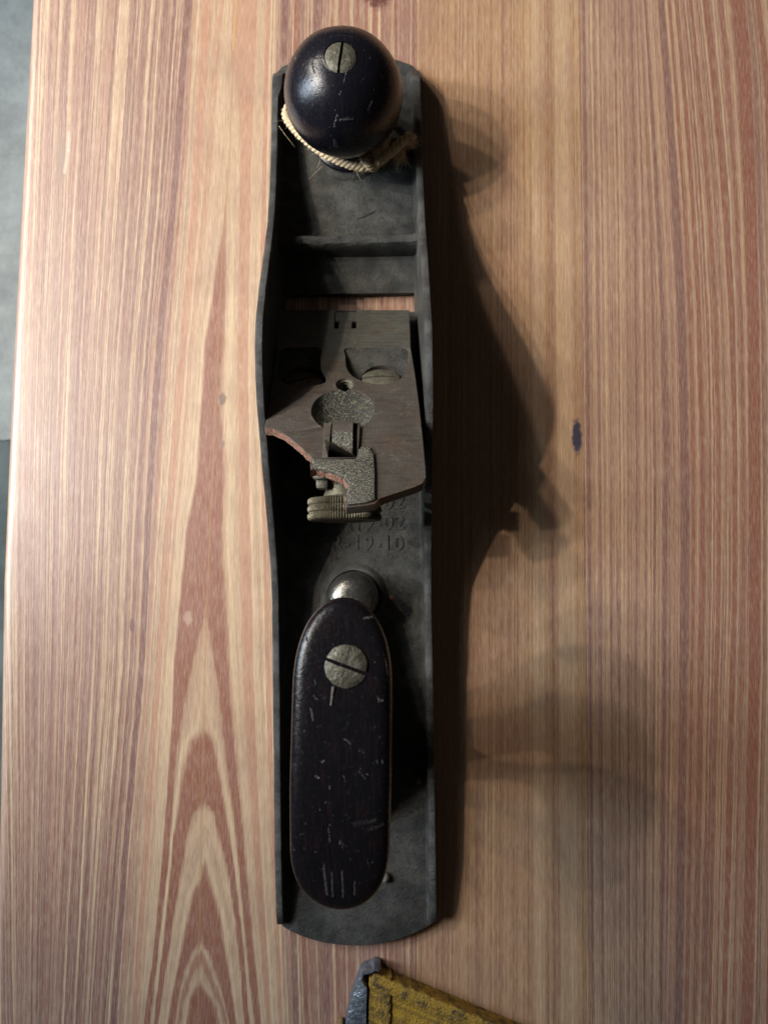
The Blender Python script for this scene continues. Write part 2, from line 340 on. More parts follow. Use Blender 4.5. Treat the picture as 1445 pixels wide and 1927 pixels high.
wood_left = wood('striped_pine', dict(ridges=[(.13, .03, .65, Pc), (.31, .035, .5, Pc)], light=Lc, light2=Lc2, wob=5, wob2=2.2, calm=(285, 330, 0, 0), edge=-152.4,
    stripes=[(.11, .44, .56, .75, Pk, .003), (.34, .47, .58, .7, Pc, .006), (.9, .46, .6, .45, Pc, .01)],
    left=[(88, 16, Pc, .5), (110, 7, Pk, .6), (132, 9, Pc, .45), (168, 6, Pc, .5), (196, 10, Pc, .55), (214, 5, Pc, .5), (232, 5, Pc, .6), (247, 4, Pc, .6), (262, 6, Pc, .8), (283, 11, Pc, .95), (297, 4, Oc, .7), (318, 12, Oc, .85), (331, 6, Oc, .5)],
    right=[(341, 8, Oc, .8), (319, 8, Oc, .85), (283, 14, Pc, .85), (258, 11, Rc, .75), (237, 5, Pk, .6), (213, 20, Pc, .7), (195, 5, Pk, .6)] +
          [(c, w, Rc, .62) for c, w in ((181, 8), (165, 7), (148, 8), (128, 8), (108, 7), (89, 13), (72, 5), (58, 7), (45, 7), (25, 8), (7, 6))],
    bands=[(364, 22, Rc, .95), (390, 16, Rc, .95), (417.5, 15, Rc, .95), (428.5, 3.5, Rc, .7), (444, 20, Rc, 1)],
    spots=[(-140.2, 178, 2.0, 12, (.26, .18, .13), .95), (-68.3, 72, 1.9, 3.2, (.16, .11, .09), .75), (-67.8, 53, 1.0, 1.6, (.16, .12, .10), .6),
           (-80.8, -19.8, 2.2, 3.4, (.5, .36, .27), .5), (-2.7, 257, 8, 11, (.10, .03, .03), .9), (-104, -23, 1.2, 3.2, (.14, .07, .08), .7)],  # large dark blot at the far end: an object's shadow painted in
    lines=[([(-64.6, 260), (-66.0, 232), (-67.1, 178), (-69.1, 147), (-71, 80), (-73, 0), (-73.8, -60), (-73.8, -180)], .55, (.34, .2, .09), .5),
           ([(-64.9, 262), (-66.3, 228)], .5, (.60, .44, .14), .35), ([(-137.2, 190), (-137.3, 182), (-138.6, 172)], 1.0, (.60, .50, .42), .4)]))
wood_mid = wood('golden_pine', dict(ridges=[(.16, .03, .7, (.17, .08, .05)), (.37, .04, .5, (.17, .08, .05))], light=(.54, .35, .185), light2=(.44, .275, .15), wob=3, wob2=1,
    stripes=[(.05, .44, .6, .35, Pk, .002), (.28, .48, .6, .45, (.28, .14, .07), .003), (.75, .46, .62, .42, (.22, .105, .055), .003), (1.6, .45, .62, .35, (.22, .105, .055), .003)],
    bands=[(944, 3, (.2, .1, .06), .7), (901, 2, (.22, .11, .07), .5), (973, 2, (.2, .1, .06), .5), (1000, 2.5, (.24, .12, .08), .4), (1062, 30, Lc, .35), (1012, 22, Lc, .3)], spots=[(81.3, 56, 2.4, 8.5, (.03, .03, .06), .95)]))
wood_right = wood('reddish_pine', dict(ridges=[(.14, .035, .75, Pc), (.34, .04, .6, Pc)], light=(.56, .385, .235), light2=(.50, .33, .20), wob=4, wob2=2.0,
    stripes=[(.09, .45, .62, .45, Pk, .003), (.30, .48, .64, .42, Pc, .003), (.75, .47, .62, .4, Pc, .004), (1.6, .45, .62, .3, Pc, .004)],
    bands=[(1101, 12, Pc, .6), (1124, 6, Pc, .5), (1164, 3, Pc, .6), (1181, 4, Pc, .55), (1197, 4, Pc, .7), (1213, 4, Pc, .6), (1228, 4, Pc, .6), (1246, 7, Pc, .85),
           (1266, 6, Pk, .7), (1283, 16, Pc, .85), (1301, 8, Rc, .8), (1318, 9, Rc, .85), (1334, 5, Rc, .8), (1350, 9, Rc, .85), (1365, 4, Rc, .7), (1381, 9, Rc, .9), (1398, 7, Rc, .7),
           (1420, 22, Rc, .95), (1439, 9, Pc, .6), (1462, 13, Rc, .9), (1487, 14, Rc, .9), (1520, 14, Rc, .8), (1560, 24, Rc, .9), (1610, 10, Rc, .8), (1650, 20, Rc, .8), (1705, 12, Rc, .8), (1760, 20, Rc, .8)]))

def iron(name='japanned_iron', base=(.027, .0275, .0255), dust=(.17, .16, .115), amt=.75, rough=.55):
    g = NT(name, rough, .25, .4)
    a = g.noise(g.o, .10, 5, .6); b = g.noise(g.o, .7, 6, .78); c = g.noise(g.o, 3.5, 2, .6)
    col = g.mix(g.mr(a, .35, .7), base, tuple(q*2.6 for q in base))
    col = g.mix(g.ma('MULTIPLY', g.ma('MULTIPLY', g.mr(b, .46, .78), g.mr(a, .3, .62)), amt*.8), col, dust)
    col = g.mix(g.ma('MULTIPLY', g.mr(g.voro(g.o, 1.1), .05, .22, 1.0, 0.0), g.ma('MULTIPLY', g.mr(a, .45, .6), .55)), col, (.30, .28, .20))
    col = g.mix(g.ma('MULTIPLY', g.mr(g.noise(g.o, .25, 3), .60, .72), .5), col, (.012, .013, .014))
    col = g.mix(g.ma('MULTIPLY', g.mr(g.noise(g.o, .35, 5, .7), .54, .68), .45), col, (.075, .052, .034))
    n = g.bump(g.ma('ADD', g.ma('MULTIPLY', b, .7), g.ma('MULTIPLY', c, .3)), .0011, .9)
    return g.out(Base_Color=col, Roughness=g.mr(b, .3, .7, rough-.12, rough+.2), Normal=n)
iron_m = iron()
edge_m = iron('worn_iron_edge', (.036, .037, .037), (.22, .215, .19), .9, .42)
def frog_mat():
    g = NT('worn_frog_iron', .5, .35, .45)
    x, y, z = g.sep(g.o)
    a = g.noise(g.o, .07, 4, .6); st = g.noise(g.comb(g.ma('MULTIPLY', x, .12), g.ma('MULTIPLY', y, .9), z), 1, 3, .6)
    col = g.mix(g.mr(g.ma('ADD', y, g.ma('MULTIPLY', a, 20)), 46, 62), (.088, .076, .064), (.10, .10, .086))
    col = g.mix(g.ma('MULTIPLY', g.mr(st, .4, .7), .5), col, (.05, .038, .034))
    col = g.mix(g.ma('MULTIPLY', g.mr(g.noise(g.o, .3, 4, .7), .52, .75), .6), col, (.17, .15, .11))
    col = g.mix(g.ma('MULTIPLY', g.mr(g.noise(g.o, 2.6, 2), .66, .72), .7), col, (.36, .30, .20))
    col = g.mix(g.ma('MULTIPLY', g.mr(g.noise(g.o, .16, 3), .58, .66), .35), col, (.12, .065, .04))
    return g.out(Base_Color=col, Normal=g.bump(g.noise(g.o, 2.0, 4, .7), .0002, .7), Roughness=g.mr(a, .3, .7, .42, .62))
frog_m = frog_mat()
def cast_mat(name, base, spk, thr=.55, sc=2.6, dist=.0006, metal=.4, rough=.5):
    g = NT(name, rough, metal, .5); a = g.noise(g.o, sc, 3, .7); b = g.noise(g.o, .3, 3)
    col = g.mix(g.mr(b, .35, .7), base, tuple(q*.6 for q in base))
    col = g.mix(g.mr(a, thr, thr+.06), col, spk)
    return g.out(Base_Color=col, Normal=g.bump(a, dist, 1.0))
rough_m = cast_mat('rough_casting', (.075, .075, .068), (.34, .31, .215), .52, 2.4, .0005)
dish_m = cast_mat('pitted_casting', (.10, .10, .085), (.25, .23, .15), .55, .95, .003, .3, .5)
break_m = cast_mat('rusty_break', (.26, .12, .078), (.42, .26, .19), .5, 1.6, .0012, .1, .75)
rust_m = cast_mat('rust', (.20, .10, .055), (.26, .15, .08), .5, 1.6, .0005, 0, .8)
brass_m = cast_mat('dull_brass', (.15, .135, .09), (.27, .24, .15), .6, 1.2, .0003, .55, .5)
screw_m = cast_mat('grimy_screw', (.115, .11, .082), (.22, .20, .14), .6, .8, .0004, .5, .5)
dark_m = NT('near_black', .9, 0, .1).out(Base_Color=(.006, .005, .004, 1))  # near-black colour for slot floors and the dent line
def lacquer(name, spec=.36, bmp=.35, base=(.005, .0055, .009), rough=(.16, .30), red=(.012, .009, .014)):
    g = NT(name, .22, 0, spec)
    x, y, z = g.sep(g.o); pos = g.comb(x, y, 0)
    a = g.noise(g.o, .12, 4, .6); b = g.noise(g.o, .8, 4, .65); st = g.noise(g.comb(g.ma('MULTIPLY', x, 1.4), g.ma('MULTIPLY', y, .12), 0), 1, 3)
    col = g.mix(g.ma('MULTIPLY', g.mr(st, .45, .75), .8), base, red)
    col = g.mix(g.ma('MULTIPLY', g.mr(b, .62, .74), .35), col, (.09, .08, .085))
    m = g.attr('mark')
    spk = g.ma('MULTIPLY', g.mr(g.voro(g.o, .33), .05, .13, 1.0, 0.0), g.mr(g.noise(g.o, 1.5, 2), .45, .6))
    m = g.ma('MAXIMUM', m, g.ma('MULTIPLY', spk, .45))
    rr = g.ma('MULTIPLY', m, g.mr(g.noise(g.o, 1.6, 3, .7), .35, .6))
    col = g.mix(g.ma('MULTIPLY', rr, .6), col, (.20, .185, .185))
    n = g.bump(g.ma('ADD', g.ma('MULTIPLY', b, .5), a), .0008, bmp)
    n = g.bump(g.ma('SUBTRACT', 1, rr), .0005, .9, n)
    return g.out(Base_Color=col, Normal=n, Roughness=g.ma('ADD', g.mr(b, .3, .7, rough[0], rough[1]), g.ma('MULTIPLY', rr, .3)))
def plain(name, base, var=.35, rough=.7, metal=0, sc=.5, dist=.0004):
    g = NT(name, rough, metal, .4); a = g.noise(g.o, sc, 5, .65)
    col = g.mix(g.mr(a, .3, .7), tuple(q*(1-var) for q in base), tuple(min(1, q*(1+var)) for q in base))
    return g.out(Base_Color=col, Normal=g.bump(a, dist, .8))
twine_m = plain('jute', (.60, .47, .30), .3, .9, 0, 1.5)
fibre_m = plain('jute_fibre', (.80, .64, .42), .2, .7, 0, 1.5)
def yellow_mat(name, wear):
    g = NT(name, .5, 0, .45); x, y, z = g.sep(g.o)
    a = g.noise(g.o, .22, 5, .65); b = g.noise(g.o, 1.1, 4, .7); st = g.noise(g.comb(g.ma('MULTIPLY', g.ma('ADD', x, g.ma('MULTIPLY', y, 2.4)), .07), g.ma('MULTIPLY', g.ma('SUBTRACT', y, g.ma('MULTIPLY', x, -.4)), .6), 0), 1, 4, .6)
    col = g.mix(g.mr(st, .35, .65), (.40, .235, .02), (.22, .13, .018))
    col = g.mix(g.ma('MULTIPLY', g.mr(a, .45, .68), wear), col, (.055, .038, .018))
    col = g.mix(g.ma('MULTIPLY', g.mr(b, .5, .66), wear*.8), col, (.17, .12, .045))
    return g.out(Base_Color=col, Normal=g.bump(g.ma('ADD', b, a), .0009, .5+wear*.5))
yel_panel_m = yellow_mat('yellow_painted_panel', .45); yel_rim_m = yellow_mat('worn_yellow_rim', 1.0)
tin_m = cast_mat('grey_sheet_metal', (.20, .23, .27), (.34, .37, .42), .62, .5, .0006, .7, .38)
# ------------------------------------------------------------------ the table: three glued boards, ring field kept as a mesh attribute
def lines_at(G, y):
    pts = sorted((float(np.interp(y, [p[0] for p in L], [p[1] for p in L])), n) for n, L in G)
    return [p[0] for p in pts], [p[1] for p in pts]
def ext_interp(x, xs, ns):
    r = np.interp(x, xs, ns)
    sl = (ns[1]-ns[0])/(xs[1]-xs[0]); sr = (ns[-1]-ns[-2])/(xs[-1]-xs[-2])
    r = np.where(x < xs[0], ns[0]+(x-xs[0])*sl, r); return np.where(x > xs[-1], ns[-1]+(x-xs[-1])*sr, r)
Y0, Y1 = -420., 520.
TOPZ = -.02
def board(name, xs, mat, field, x_off=None, thick=32, round_left=False, parent=None, gap=.12):
    ys = np.concatenate([np.arange(Y0, -190, 12), np.arange(-190, 270, 2.0), np.arange(270, Y1+1, 12)])
    NX, NY = len(xs), len(ys)
    V = np.zeros((NY, NX, 3)); ring = np.zeros((NY, NX)); side = np.zeros((NY, NX))
    for j, y in enumerate(ys):
        V[j, :, 0] = xs if x_off is None else x_off(xs, y)
        V[j, :, 1] = y; r, s = field(V[j, :, 0], y); ring[j] = r; side[j] = s
    V[:, :, 2] = TOPZ
    V[:, -1, 2] = TOPZ-.05; V[:, 0, 2] = TOPZ-.05
    if round_left:
        r = 3.6
        for k in range(9):
            a = pi/2*(1-k/8.); V[:, k, 0] = xs[8]-r*sin(a)*1.0; V[:, k, 2] = TOPZ-r*(1-cos(a))
    # skirts
    top = V.reshape(-1, 3)
    idx = np.arange(NY*NX).reshape(NY, NX)
    bnd = np.concatenate([idx[0, :], idx[1:, -1], idx[-1, -2::-1], idx[-2:0:-1, 0]])
    low = top[bnd].copy(); low[:, 2] = -thick
    verts = np.concatenate([top, low])*MM
    q = np.stack([idx[:-1, :-1], idx[:-1, 1:], idx[1:, 1:], idx[1:, :-1]], -1).reshape(-1, 4)
    m = len(bnd); l = NY*NX+np.arange(m)
    sk = np.stack([bnd, l, np.roll(l, -1), np.roll(bnd, -1)], -1)
    faces = np.concatenate([q, sk])
    me = bpy.data.meshes.new(name); me.vertices.add(len(verts)); me.vertices.foreach_set('co', verts.ravel())
    me.loops.add(faces.size); me.loops.foreach_set('vertex_index', faces.ravel().astype(np.int32))
    me.polygons.add(len(faces)); me.polygons.foreach_set('loop_start', np.arange(0, faces.size, 4, dtype=np.int32))
    me.polygons.foreach_set('use_smooth', np.array([True]*len(q)+[False]*len(sk)))
    me.update(calc_edges=True); me.validate()
    for nm, A in (('ring', ring), ('side', side)):
        a = me.attributes.new(nm, 'FLOAT', 'POINT'); full = np.concatenate([A.ravel(), A.ravel()[bnd]]).astype(np.float32)
        a.data.foreach_set('value', full)
    return link(name, me, mat, parent)
table = tag(empty('wooden_tabletop'), kind='structure')
def field_left(x, y):
    ax = float(np.interp(y, [a[0] for a in AXIS], [a[1] for a in AXIS]))
    act = [(n, ap, l, r) for n, ap, l, r in LEGS if y < ap[0]]
    an = [(434, -163.2), (425, -148.5), (410, -117.5), (398, -94.2), (382, -64.6), (375, -19.1), (355, 144.4)]
    if y > 144.4: na = 355-(y-144.4)*.12
    elif y < -163.2: na = 434+(-163.2-y)*.8
    else: na = float(np.interp(-y, [-q[1] for q in an][::-1], [q[0] for q in an][::-1]))
    gl = lines_at(GL, y); gr = lines_at(GR, y)
    lx, ln = list(gl[0]), list(gl[1]); rx, rn = list(gr[0]), list(gr[1])
    ll, rl = [], []
    for n, ap, l, r in act:
        pl = l+[(ap[0], ax)]; pr = r+[(ap[0], ax)]
        ll.append((float(np.interp(y, [p[0] for p in pl], [p[1] for p in pl])), n)); rl.append((float(np.interp(y, [p[0] for p in pr], [p[1] for p in pr])), n))
    kn = sorted([(a, b) for a, b in zip(lx, ln)]+ll)
    nl_ = ext_interp(x, [k[0] for k in kn]+[ax], [k[1] for k in kn]+[na])
    kn = sorted([(a, b) for a, b in zip(rx, rn)]+rl)
    nr_ = ext_interp(x, [ax]+[k[0] for k in kn], [na]+[k[1] for k in kn])
    s = (x > ax).astype(float)
    return np.where(s > 0, nr_, nl_), s
def field_g(G):
    def f(x, y):
        xs, ns = lines_at(G, y); return ext_interp(x, xs, ns), np.zeros_like(x)
    return f
def jA(y): return 13.7+(y-38)*.0044
def jB(y): return 84.3+(y-38)*.0111
EY, EX = [-420, -180, -92, -6, 84, 160, 251, 520], [-153, -155.2, -156.6, -158.8, -158.6, -157.6, -156.3, -155]
def offA(x, y):
    e = float(np.interp(y, EY, EX)); t = (x-xa[0])/(xa[-1]-xa[0]); return e+t*(jA(y)-.02-e)
xa = np.concatenate([-158+np.linspace(0, 3.6, 9), np.arange(-153.4, 13.5, 1.3), [13.5, 13.6]])
def boardA():
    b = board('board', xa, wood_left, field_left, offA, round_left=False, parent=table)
    me = b.data; co = np.zeros(len(me.vertices)*3); me.vertices.foreach_get('co', co); co = co.reshape(-1, 3)
    NX = len(xa)                                   # rounded long edge
    k = np.arange(len(co)) % NX; n_top = (len(co)//NX)*NX
    for i in range(len(co)):
        if i < n_grid[0] and i % NX < 9:
            kk = i % NX; a = pi/2*(1-kk/8.); base = co[i-kk+8, 0]
            co[i, 0] = base-.0036*sin(a); co[i, 2] = TOPZ*MM-.0036*(1-cos(a))
    # skirt below the rounded edge follows it
    me.vertices.foreach_set('co', co.ravel()); me.update(); return b
ysn = len(np.concatenate([np.arange(Y0, -190, 12), np.arange(-190, 270, 2.0), np.arange(270, Y1+1, 12)]))
n_grid = (ysn*len(xa),)
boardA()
xb = np.concatenate([[0, .15], np.linspace(1, 69, 34), [69.85, 70]])
board('board', xb, wood_mid, field_g(GB), lambda x, y: jA(y)+.02+x/70*(jB(y)-.02-jA(y)-.02), parent=table)
xc = np.concatenate([[0, .15], np.arange(1.2, 320, 1.8), [320]])
board('board', xc, wood_right, field_g(GC), lambda x, y: jB(y)+.02+x, parent=table)

# floor far below, and the pale sheet at the left
bm = bmesh.new(); bmesh.ops.create_grid(bm, x_segments=2, y_segments=2, size=3000)
for v in bm.verts: v.co.z = -760
floor_m = plain('dark_floor', (.30, .32, .27), .4, .7, 0, .01, .002)
tag(link('floor', to_mesh('floor', bm, local=False), floor_m), kind='structure')
bm = bmesh.new()
xs = np.linspace(-520, -166, 40); ysg = np.linspace(88, 620, 60); g = []
for y in ysg:
    row = []
    for x in xs:
        z = -210+9*mnoise.noise(Vector((x*.004, y*.03, 0)))+4*mnoise.noise(Vector((x*.02, y*.06, 3)))
        row.append(bm.verts.new((x, y-12*mnoise.noise(Vector((x*.01, 0, 0))), z)))
    g.append(row)
for a, b in zip(g, g[1:]):
    for i in range(len(xs)-1): bm.faces.new((a[i], a[i+1], b[i+1], b[i]))
r = bmesh.ops.extrude_face_region(bm, geom=bm.faces[:])
for v in [e for e in r['geom'] if isinstance(e, bmesh.types.BMVert)]: v.co.z -= 3
sheet_m = plain('pale_cloth', (.27, .285, .27), .15, .8, 0, .05, .002)
tag(link('folded_cloth', to_mesh('folded_cloth', bm, 40, local=False), sheet_m),
    'pale grey green cloth lying out of focus below the left edge of the table', 'cloth')

# ------------------------------------------------------------------ the hand plane
plane = tag(empty('hand_plane', (OX*MM, OY*MM, 0), OA),
    'old black iron bench plane, cutter missing and frog broken, lying on the striped table', 'hand plane')
def part(name, bm, mats, smooth=35, parent=None, T=None, kind=None):
    o = link(name, to_mesh(name, bm, smooth, True, T), mats, parent or plane)
    if kind: o['kind'] = kind
    return o
def inv(lx, ly):    # frame of the plane -> table mm
    return (OX+lx*cos(OA)-ly*sin(OA), OY+lx*sin(OA)+ly*cos(OA))
HW = 31.3
# sole with rounded ends, mouth
out = [inv(-HW+.3, -176.5)]
rear = [inv(HW*t, -176.5-9.5*(1-t*t)**.8) for t in np.linspace(-.93, .93, 26)]
toe = [inv(HW-.3, 177)]+[inv(a, b) for a, b in ((28, 180), (22, 182.3), (12, 184), (0, 184.6), (-12, 184), (-22, 182.3), (-28, 180))]+[inv(-HW+.3, 176.5)]
out = rear+[inv(HW-.3, -176)]+toe+[inv(-HW+.3, -176)]
mouth = [inv(a, b) for a, b in ((-27.6, 70.2), (27.6, 70.2), (27.6, 78.3), (-27.6, 78.3))]
sole = plate_mesh(out, [mouth], 0.05, 4, .35)
body = bmesh.new(); add_bm(body, sole, mat=0)
HP = [(-176.3, 6.5), (-172, 8.5), (-160, 10.5), (-147, 12), (-120, 13), (-105, 14), (-85, 14.5), (-65, 15.5), (-45, 17), (-36, 20), (-23, 26), (-10, 33), (5, 41), (18, 47), (30, 50.5), (45, 51), (60, 46), (77, 37.5), (91, 29.5), (105, 23), (127, 17), (153, 13.5), (165, 12), (170, 11), (173.5, 8.6), (176.2, 5.2)]
def wall(sg):
    rings = []
    yy = [p[0] for p in HP]; hh = [p[1] for p in HP]
    st = smooth_line([(a, b, 0) for a, b in HP], 4)
    for (y, h, _) in st:
        th = 2.7
        if sg < 0: h *= 1+.05*math.exp(-((y-38)/45)**2)
        if y > 160: th = 2.7+min(1, (y-160)/6)*1.6
        rw = .5
        xo, xi = HW, HW-th
        sec = [(xo, .1), (xo, h-rw), (xo-.15, h-.15), (xo-rw, h), (xi+rw, h), (xi+.15, h-.15), (xi, h-rw), (xi-.15, 7.5), (xi-.35, 5.6), (xi-.7, 4.4), (xi-1.2, 3.6), (xi-1.2, .1)]
        sec = [(a, min(b, h-.5) if k in (7, 8) else b) for k, (a, b) in enumerate(sec)]
        rings.append([Vector((*inv(sg*a, y), b)) for a, b in sec])
    b = bmesh.new(); ring_loft(b, rings); return b
for sg in (-1, 1):
    w = wall(sg)
    bmesh.ops.recalc_face_normals(w, faces=w.faces)
    jitter(w, .12, .12, 4)
    for f in w.faces:
        c = f.calc_center_median()
        f.material_index = 1 if f.normal.z > .6 and c.z > 8.5 else 0
    add_bm(body, w)
# cross rib in front of the mouth, with the ramped bed before it
rib = bmesh.new(); rings = []
prof = [(94.3, 3.5), (94.6, 9), (95, 12.6), (95.8, 14.2), (97.2, 14.8), (98.8, 14.2), (99.8, 11.5), (101.5, 7.0), (104.5, 4.8), (110, 3.9), (110, 3.2)]
for xx in np.linspace(-HW+2.4, HW-2.4, 20):
    e = max(0, abs(xx)-22)/7
    rings.append([Vector((*inv(xx, a), b+(e*e*1.5 if 8 < b else 0))) for a, b in prof])
ring_loft(rib, rings); jitter(rib, .25, .2, 9); add_bm(body, rib, mat=0)
# raised bed between rib and mouth
box(body, *[0]*6) if False else None
# knob seat and handle seat (cast rings)
kx, ky = -15.6, 183.0
b = bmesh.new(); lathe(b, [(17.5, 3.7), (16.6, 5.0), (15.2, 5.6), (12, 5.6), (12, 3.7)], (kx, ky, 0), 48); add_bm(body, b, mat=0)
b = bmesh.new(); lathe(b, [(14.2, 3.7), (13.0, 5.0), (12.0, 5.8), (11.0, 5.8), (10.4, 4.2), (10.4, 3.7)], (-12.3, -11.2, 0), 48); add_bm(body, b, mat=0)
# frog bed: the raised pads that carry the frog
box(body, -38, 6, 40, 103, 3.6, 9, .8)
# shallow gouge lump on the bed and corner lumps at the toe
body_o = part('body', body, [iron_m, edge_m], 38)
# cast lettering on the bed behind the frog
def lettering(txt, x1, y, size, z):
    cu = bpy.data.curves.new('t', 'FONT'); cu.body = txt; cu.size = size; cu.align_x = 'RIGHT'; cu.extrude = .25; cu.bevel_depth = .16; cu.bevel_resolution = 2
    cu.space_character = 1.12; cu.offset = .05
    ob = bpy.data.objects.new('t', cu); scene.collection.objects.link(ob)
    me = bpy.data.meshes.new_from_object(ob.evaluated_get(bpy.context.evaluated_depsgraph_get()))
    bpy.data.objects.remove(ob); b = bmesh.new(); b.from_mesh(me); bpy.data.meshes.remove(me)
    for v in b.verts: v.co = Vector((v.co.x+x1, v.co.y+y, v.co.z*1.0+z))
    jitter(b, .15, .35, 3); return b
for t, x1, y in (("MAR-25-02", 8.6, 25.3), ("AUG-19-02", 8.4, 16.6), ("APR-19-10", 8.0, 8.1)):
    part('lettering', lettering(t, x1, y, 8.3, 4.0), iron_m, 40, body_o)
for (x, y, s) in ((3.2, -11.5, 1.25), (13.8, -84.7, 1.2)):
    b = bmesh.new(); lathe(b, [(s, 3.9), (s*.9, 4.25), (s*.4, 4.5)], (x, y, 0), 16); jitter(b, .2, .8, 5); part('rust_fleck', b, rust_m, 60, body_o)
b = bmesh.new(); lathe(b, [(2.1, 3.9), (2.0, 5.4), (1.5, 6.3), (.6, 6.7)], (.2, -121.6, 0), 20); jitter(b, .2, .5, 5); part('pin', b, plain('pale_pin', (.15, .15, .12), .3, .5), 60, body_o)
b = bmesh.new()     # dark gouge line on the front bed
tube(b, [(-11.5, 148.8, 3.5), (-8, 150.2, 3.62), (-4.5, 151.9, 3.66), (-2.2, 153.8, 3.45)], .6, 8, .5); part('scratch', b, plain('blackened_iron', (.012, .013, .014), .3, .6), 60, body_o)

# ---------------- front knob
def slot_screw(name, parent, c, r, ang, slotw, dome=.6, mat=None, tilt=None, depth=1.0, h=2.0, seg=48, rough=0):
    """screw head with a real slot: two half discs over a dark floor"""
    b = bmesh.new(); g = slotw/2
    for sg in (1, -1):
        a0 = math.asin(g/r); pts = [(r*cos(a), sg*r*sin(a)) for a in np.linspace(a0, pi-a0, seg//2)]
        base = [b.verts.new((x, y, -h)) for x, y in pts]; rim = [b.verts.new((x, y, -.25)) for x, y in pts]
        rim2 = [b.verts.new((x*.95, (abs(y)-g)*.95*sg+sg*g, 0)) for x, y in pts]
        mid = [b.verts.new((x*.5, (abs(y)-g)*.5*sg+sg*g, dome*.75)) for x, y in pts]
        cen = b.verts.new((0, sg*g, dome))
        for A, B in ((base, rim), (rim, rim2), (rim2, mid)):
            for i in range(len(pts)-1): b.faces.new((A[i], A[i+1], B[i+1], B[i]))
            b.faces.new((A[-1], A[0], B[0], B[-1]))
        for i in range(len(pts)-1): b.faces.new((mid[i], mid[i+1], cen))
        b.faces.new((mid[-1], mid[0], cen))
    if rough: jitter(b, rough, .9, 3)
    M = Matrix.Translation(Vector(c))@(tilt or Matrix())@Matrix.Rotation(ang, 4, 'Z')
    bmesh.ops.transform(b, matrix=M, verts=b.verts)
    o = part(name, b, mat or screw_m, 45, parent)
    f = bmesh.new(); lathe(f, [(r*.97, -h), (r*.97, -depth), (0.01, -depth)], (0, 0, 0), 32)
    bmesh.ops.transform(f, matrix=M, verts=f.verts); part('slot', f, dark_m, None, o)
    return o
KR = 22.8
prof = [(14.2, 5.3), (14.6, 6.2), (14.3, 7.4), (12.6, 8.2), (11.2, 9.8), (10.6, 12.2), (11.3, 14.6), (13.6, 17.3)]
for a in np.linspace(-50, 74, 150):
    prof.append((KR*cos(R(a)), 36.2+KR*.93*sin(R(a)) if a > 0 else 36.2+KR*.90*sin(R(a))))
zt = prof[-1][1]; prof += [(6.05, zt+.12), (5.9, zt-1.2), (0.01, zt-1.2)]
b = bmesh.new(); lathe(b, prof, (kx, ky, 0), 260)
jitter(b, .28, .09, 2, only=lambda c: c.z < zt-1)
knob = part('front_knob', b, lacquer('black_lacquered_knob', .32, .2, rough=(.22, .3)), 35)
marks(knob.data, KNOB_MARKS, 38, .14)
slot_screw('knob_screw', knob, (kx, ky, zt-.05), 5.75, R(82), 1.0, .55, screw_m, Matrix.Rotation(R(3), 4, 'X'), 1.3, 1.0)

# ---------------- frog (local frame: a across, b up the slope, n out of the face)
PHI = math.atan(.72); FX = 0
TF = Matrix(((1, 0, 0, 0), (0, -cos(PHI), sin(PHI), 108), (0, sin(PHI), cos(PHI), 8), (0, 0, 0, 1)))
edge_break = [(-12.2, 108.6), (-12.6, 106.4), (-12.3, 104.9), (-12.9, 103.3), (-12.8, 100.9), (-11.8, 99.9), (-11.9, 98.5), (-12.9, 97.3), (-13.5, 95.4), (-15, 95.1), (-16.7, 93.9), (-18.3, 93.2), (-19.7, 92.2), (-21.3, 92.2), (-22.9, 91.5), (-24.0, 91.9), (-24.8, 92.5), (-24.4, 91.0), (-24.9, 89.2), (-24.6, 87.6), (-24.7, 86.0), (-25.9, 84.6), (-26.8, 84.0), (-28.0, 82.0), (-29.5, 80.4), (-30.6, 79.3), (-32.1, 77.5), (-33.8, 75.9), (-35.3, 74.3), (-37.4, 73.2), (-39.5, 71.8), (-41, 71.9), (-42.1, 71.6)]
front_e = [(10.5, 0.3), (10.5, 26.0), (11.7, 40.7), (12.8, 58.9), (13.6, 78.3), (14.0, 92.0), (13.9, 95.6), (12.7, 98.2), (10.0, 99.8), (4.5, 102.2), (-1.3, 104.8), (-2.8, 107.0), (-6, 107.8)]
left_e = [(-42.0, 50), (-41.9, 45.4), (-42.2, 27.7), (-43.2, 10), (-43.2, 0.3)]
outline = front_e+edge_break+left_e
fr = plate_mesh(outline, [], -3.4, 0, .0)
def prism(pts, z0, z1): return plate_mesh(pts, [], z0, z1)
# support below the lower part (thick so the pockets have floors)
sup = prism([(10.45, .5), (10.5, 26), (11.5, 40.7), (12.0, 52), (-41.6, 52), (-42.0, 27.7), (-43.1, .5)], -11, -.5)
fr = boolean(fr, [sup, prism(arc(-14.8, 62.2, 13.2, 0, 360, 40)[:-1], -7.5, -.5), prism([(-24, 66), (-24, 88.5), (-6.5, 88.5), (-6.5, 66)], -6, -.5)], 'UNION')
def pocket(pts, b0, b1, d0, d1):
    """cutter whose floor slopes from depth d0 at b0 to d1 at b1"""
    c = prism(smooth_line([(p[0], p[1], 0) for p in pts], 3, True), -20, 3)
    for v in c.verts:
        if v.co.z < 0:
            t = (v.co.y-b0)/(b1-b0); v.co.z = -(d0+(d1-d0)*t)
    return c
pR = [(-14.9, 26.0), (-14.9, 31), (-14.4, 37.5), (-12.2, 42.6), (-8.5, 45.7), (-3.5, 47.6), (2.5, 47.2), (7.2, 43.3), (9.2, 37.3), (9.4, 31), (9.0, 26.2), (3, 25.8), (-5, 25.8)]
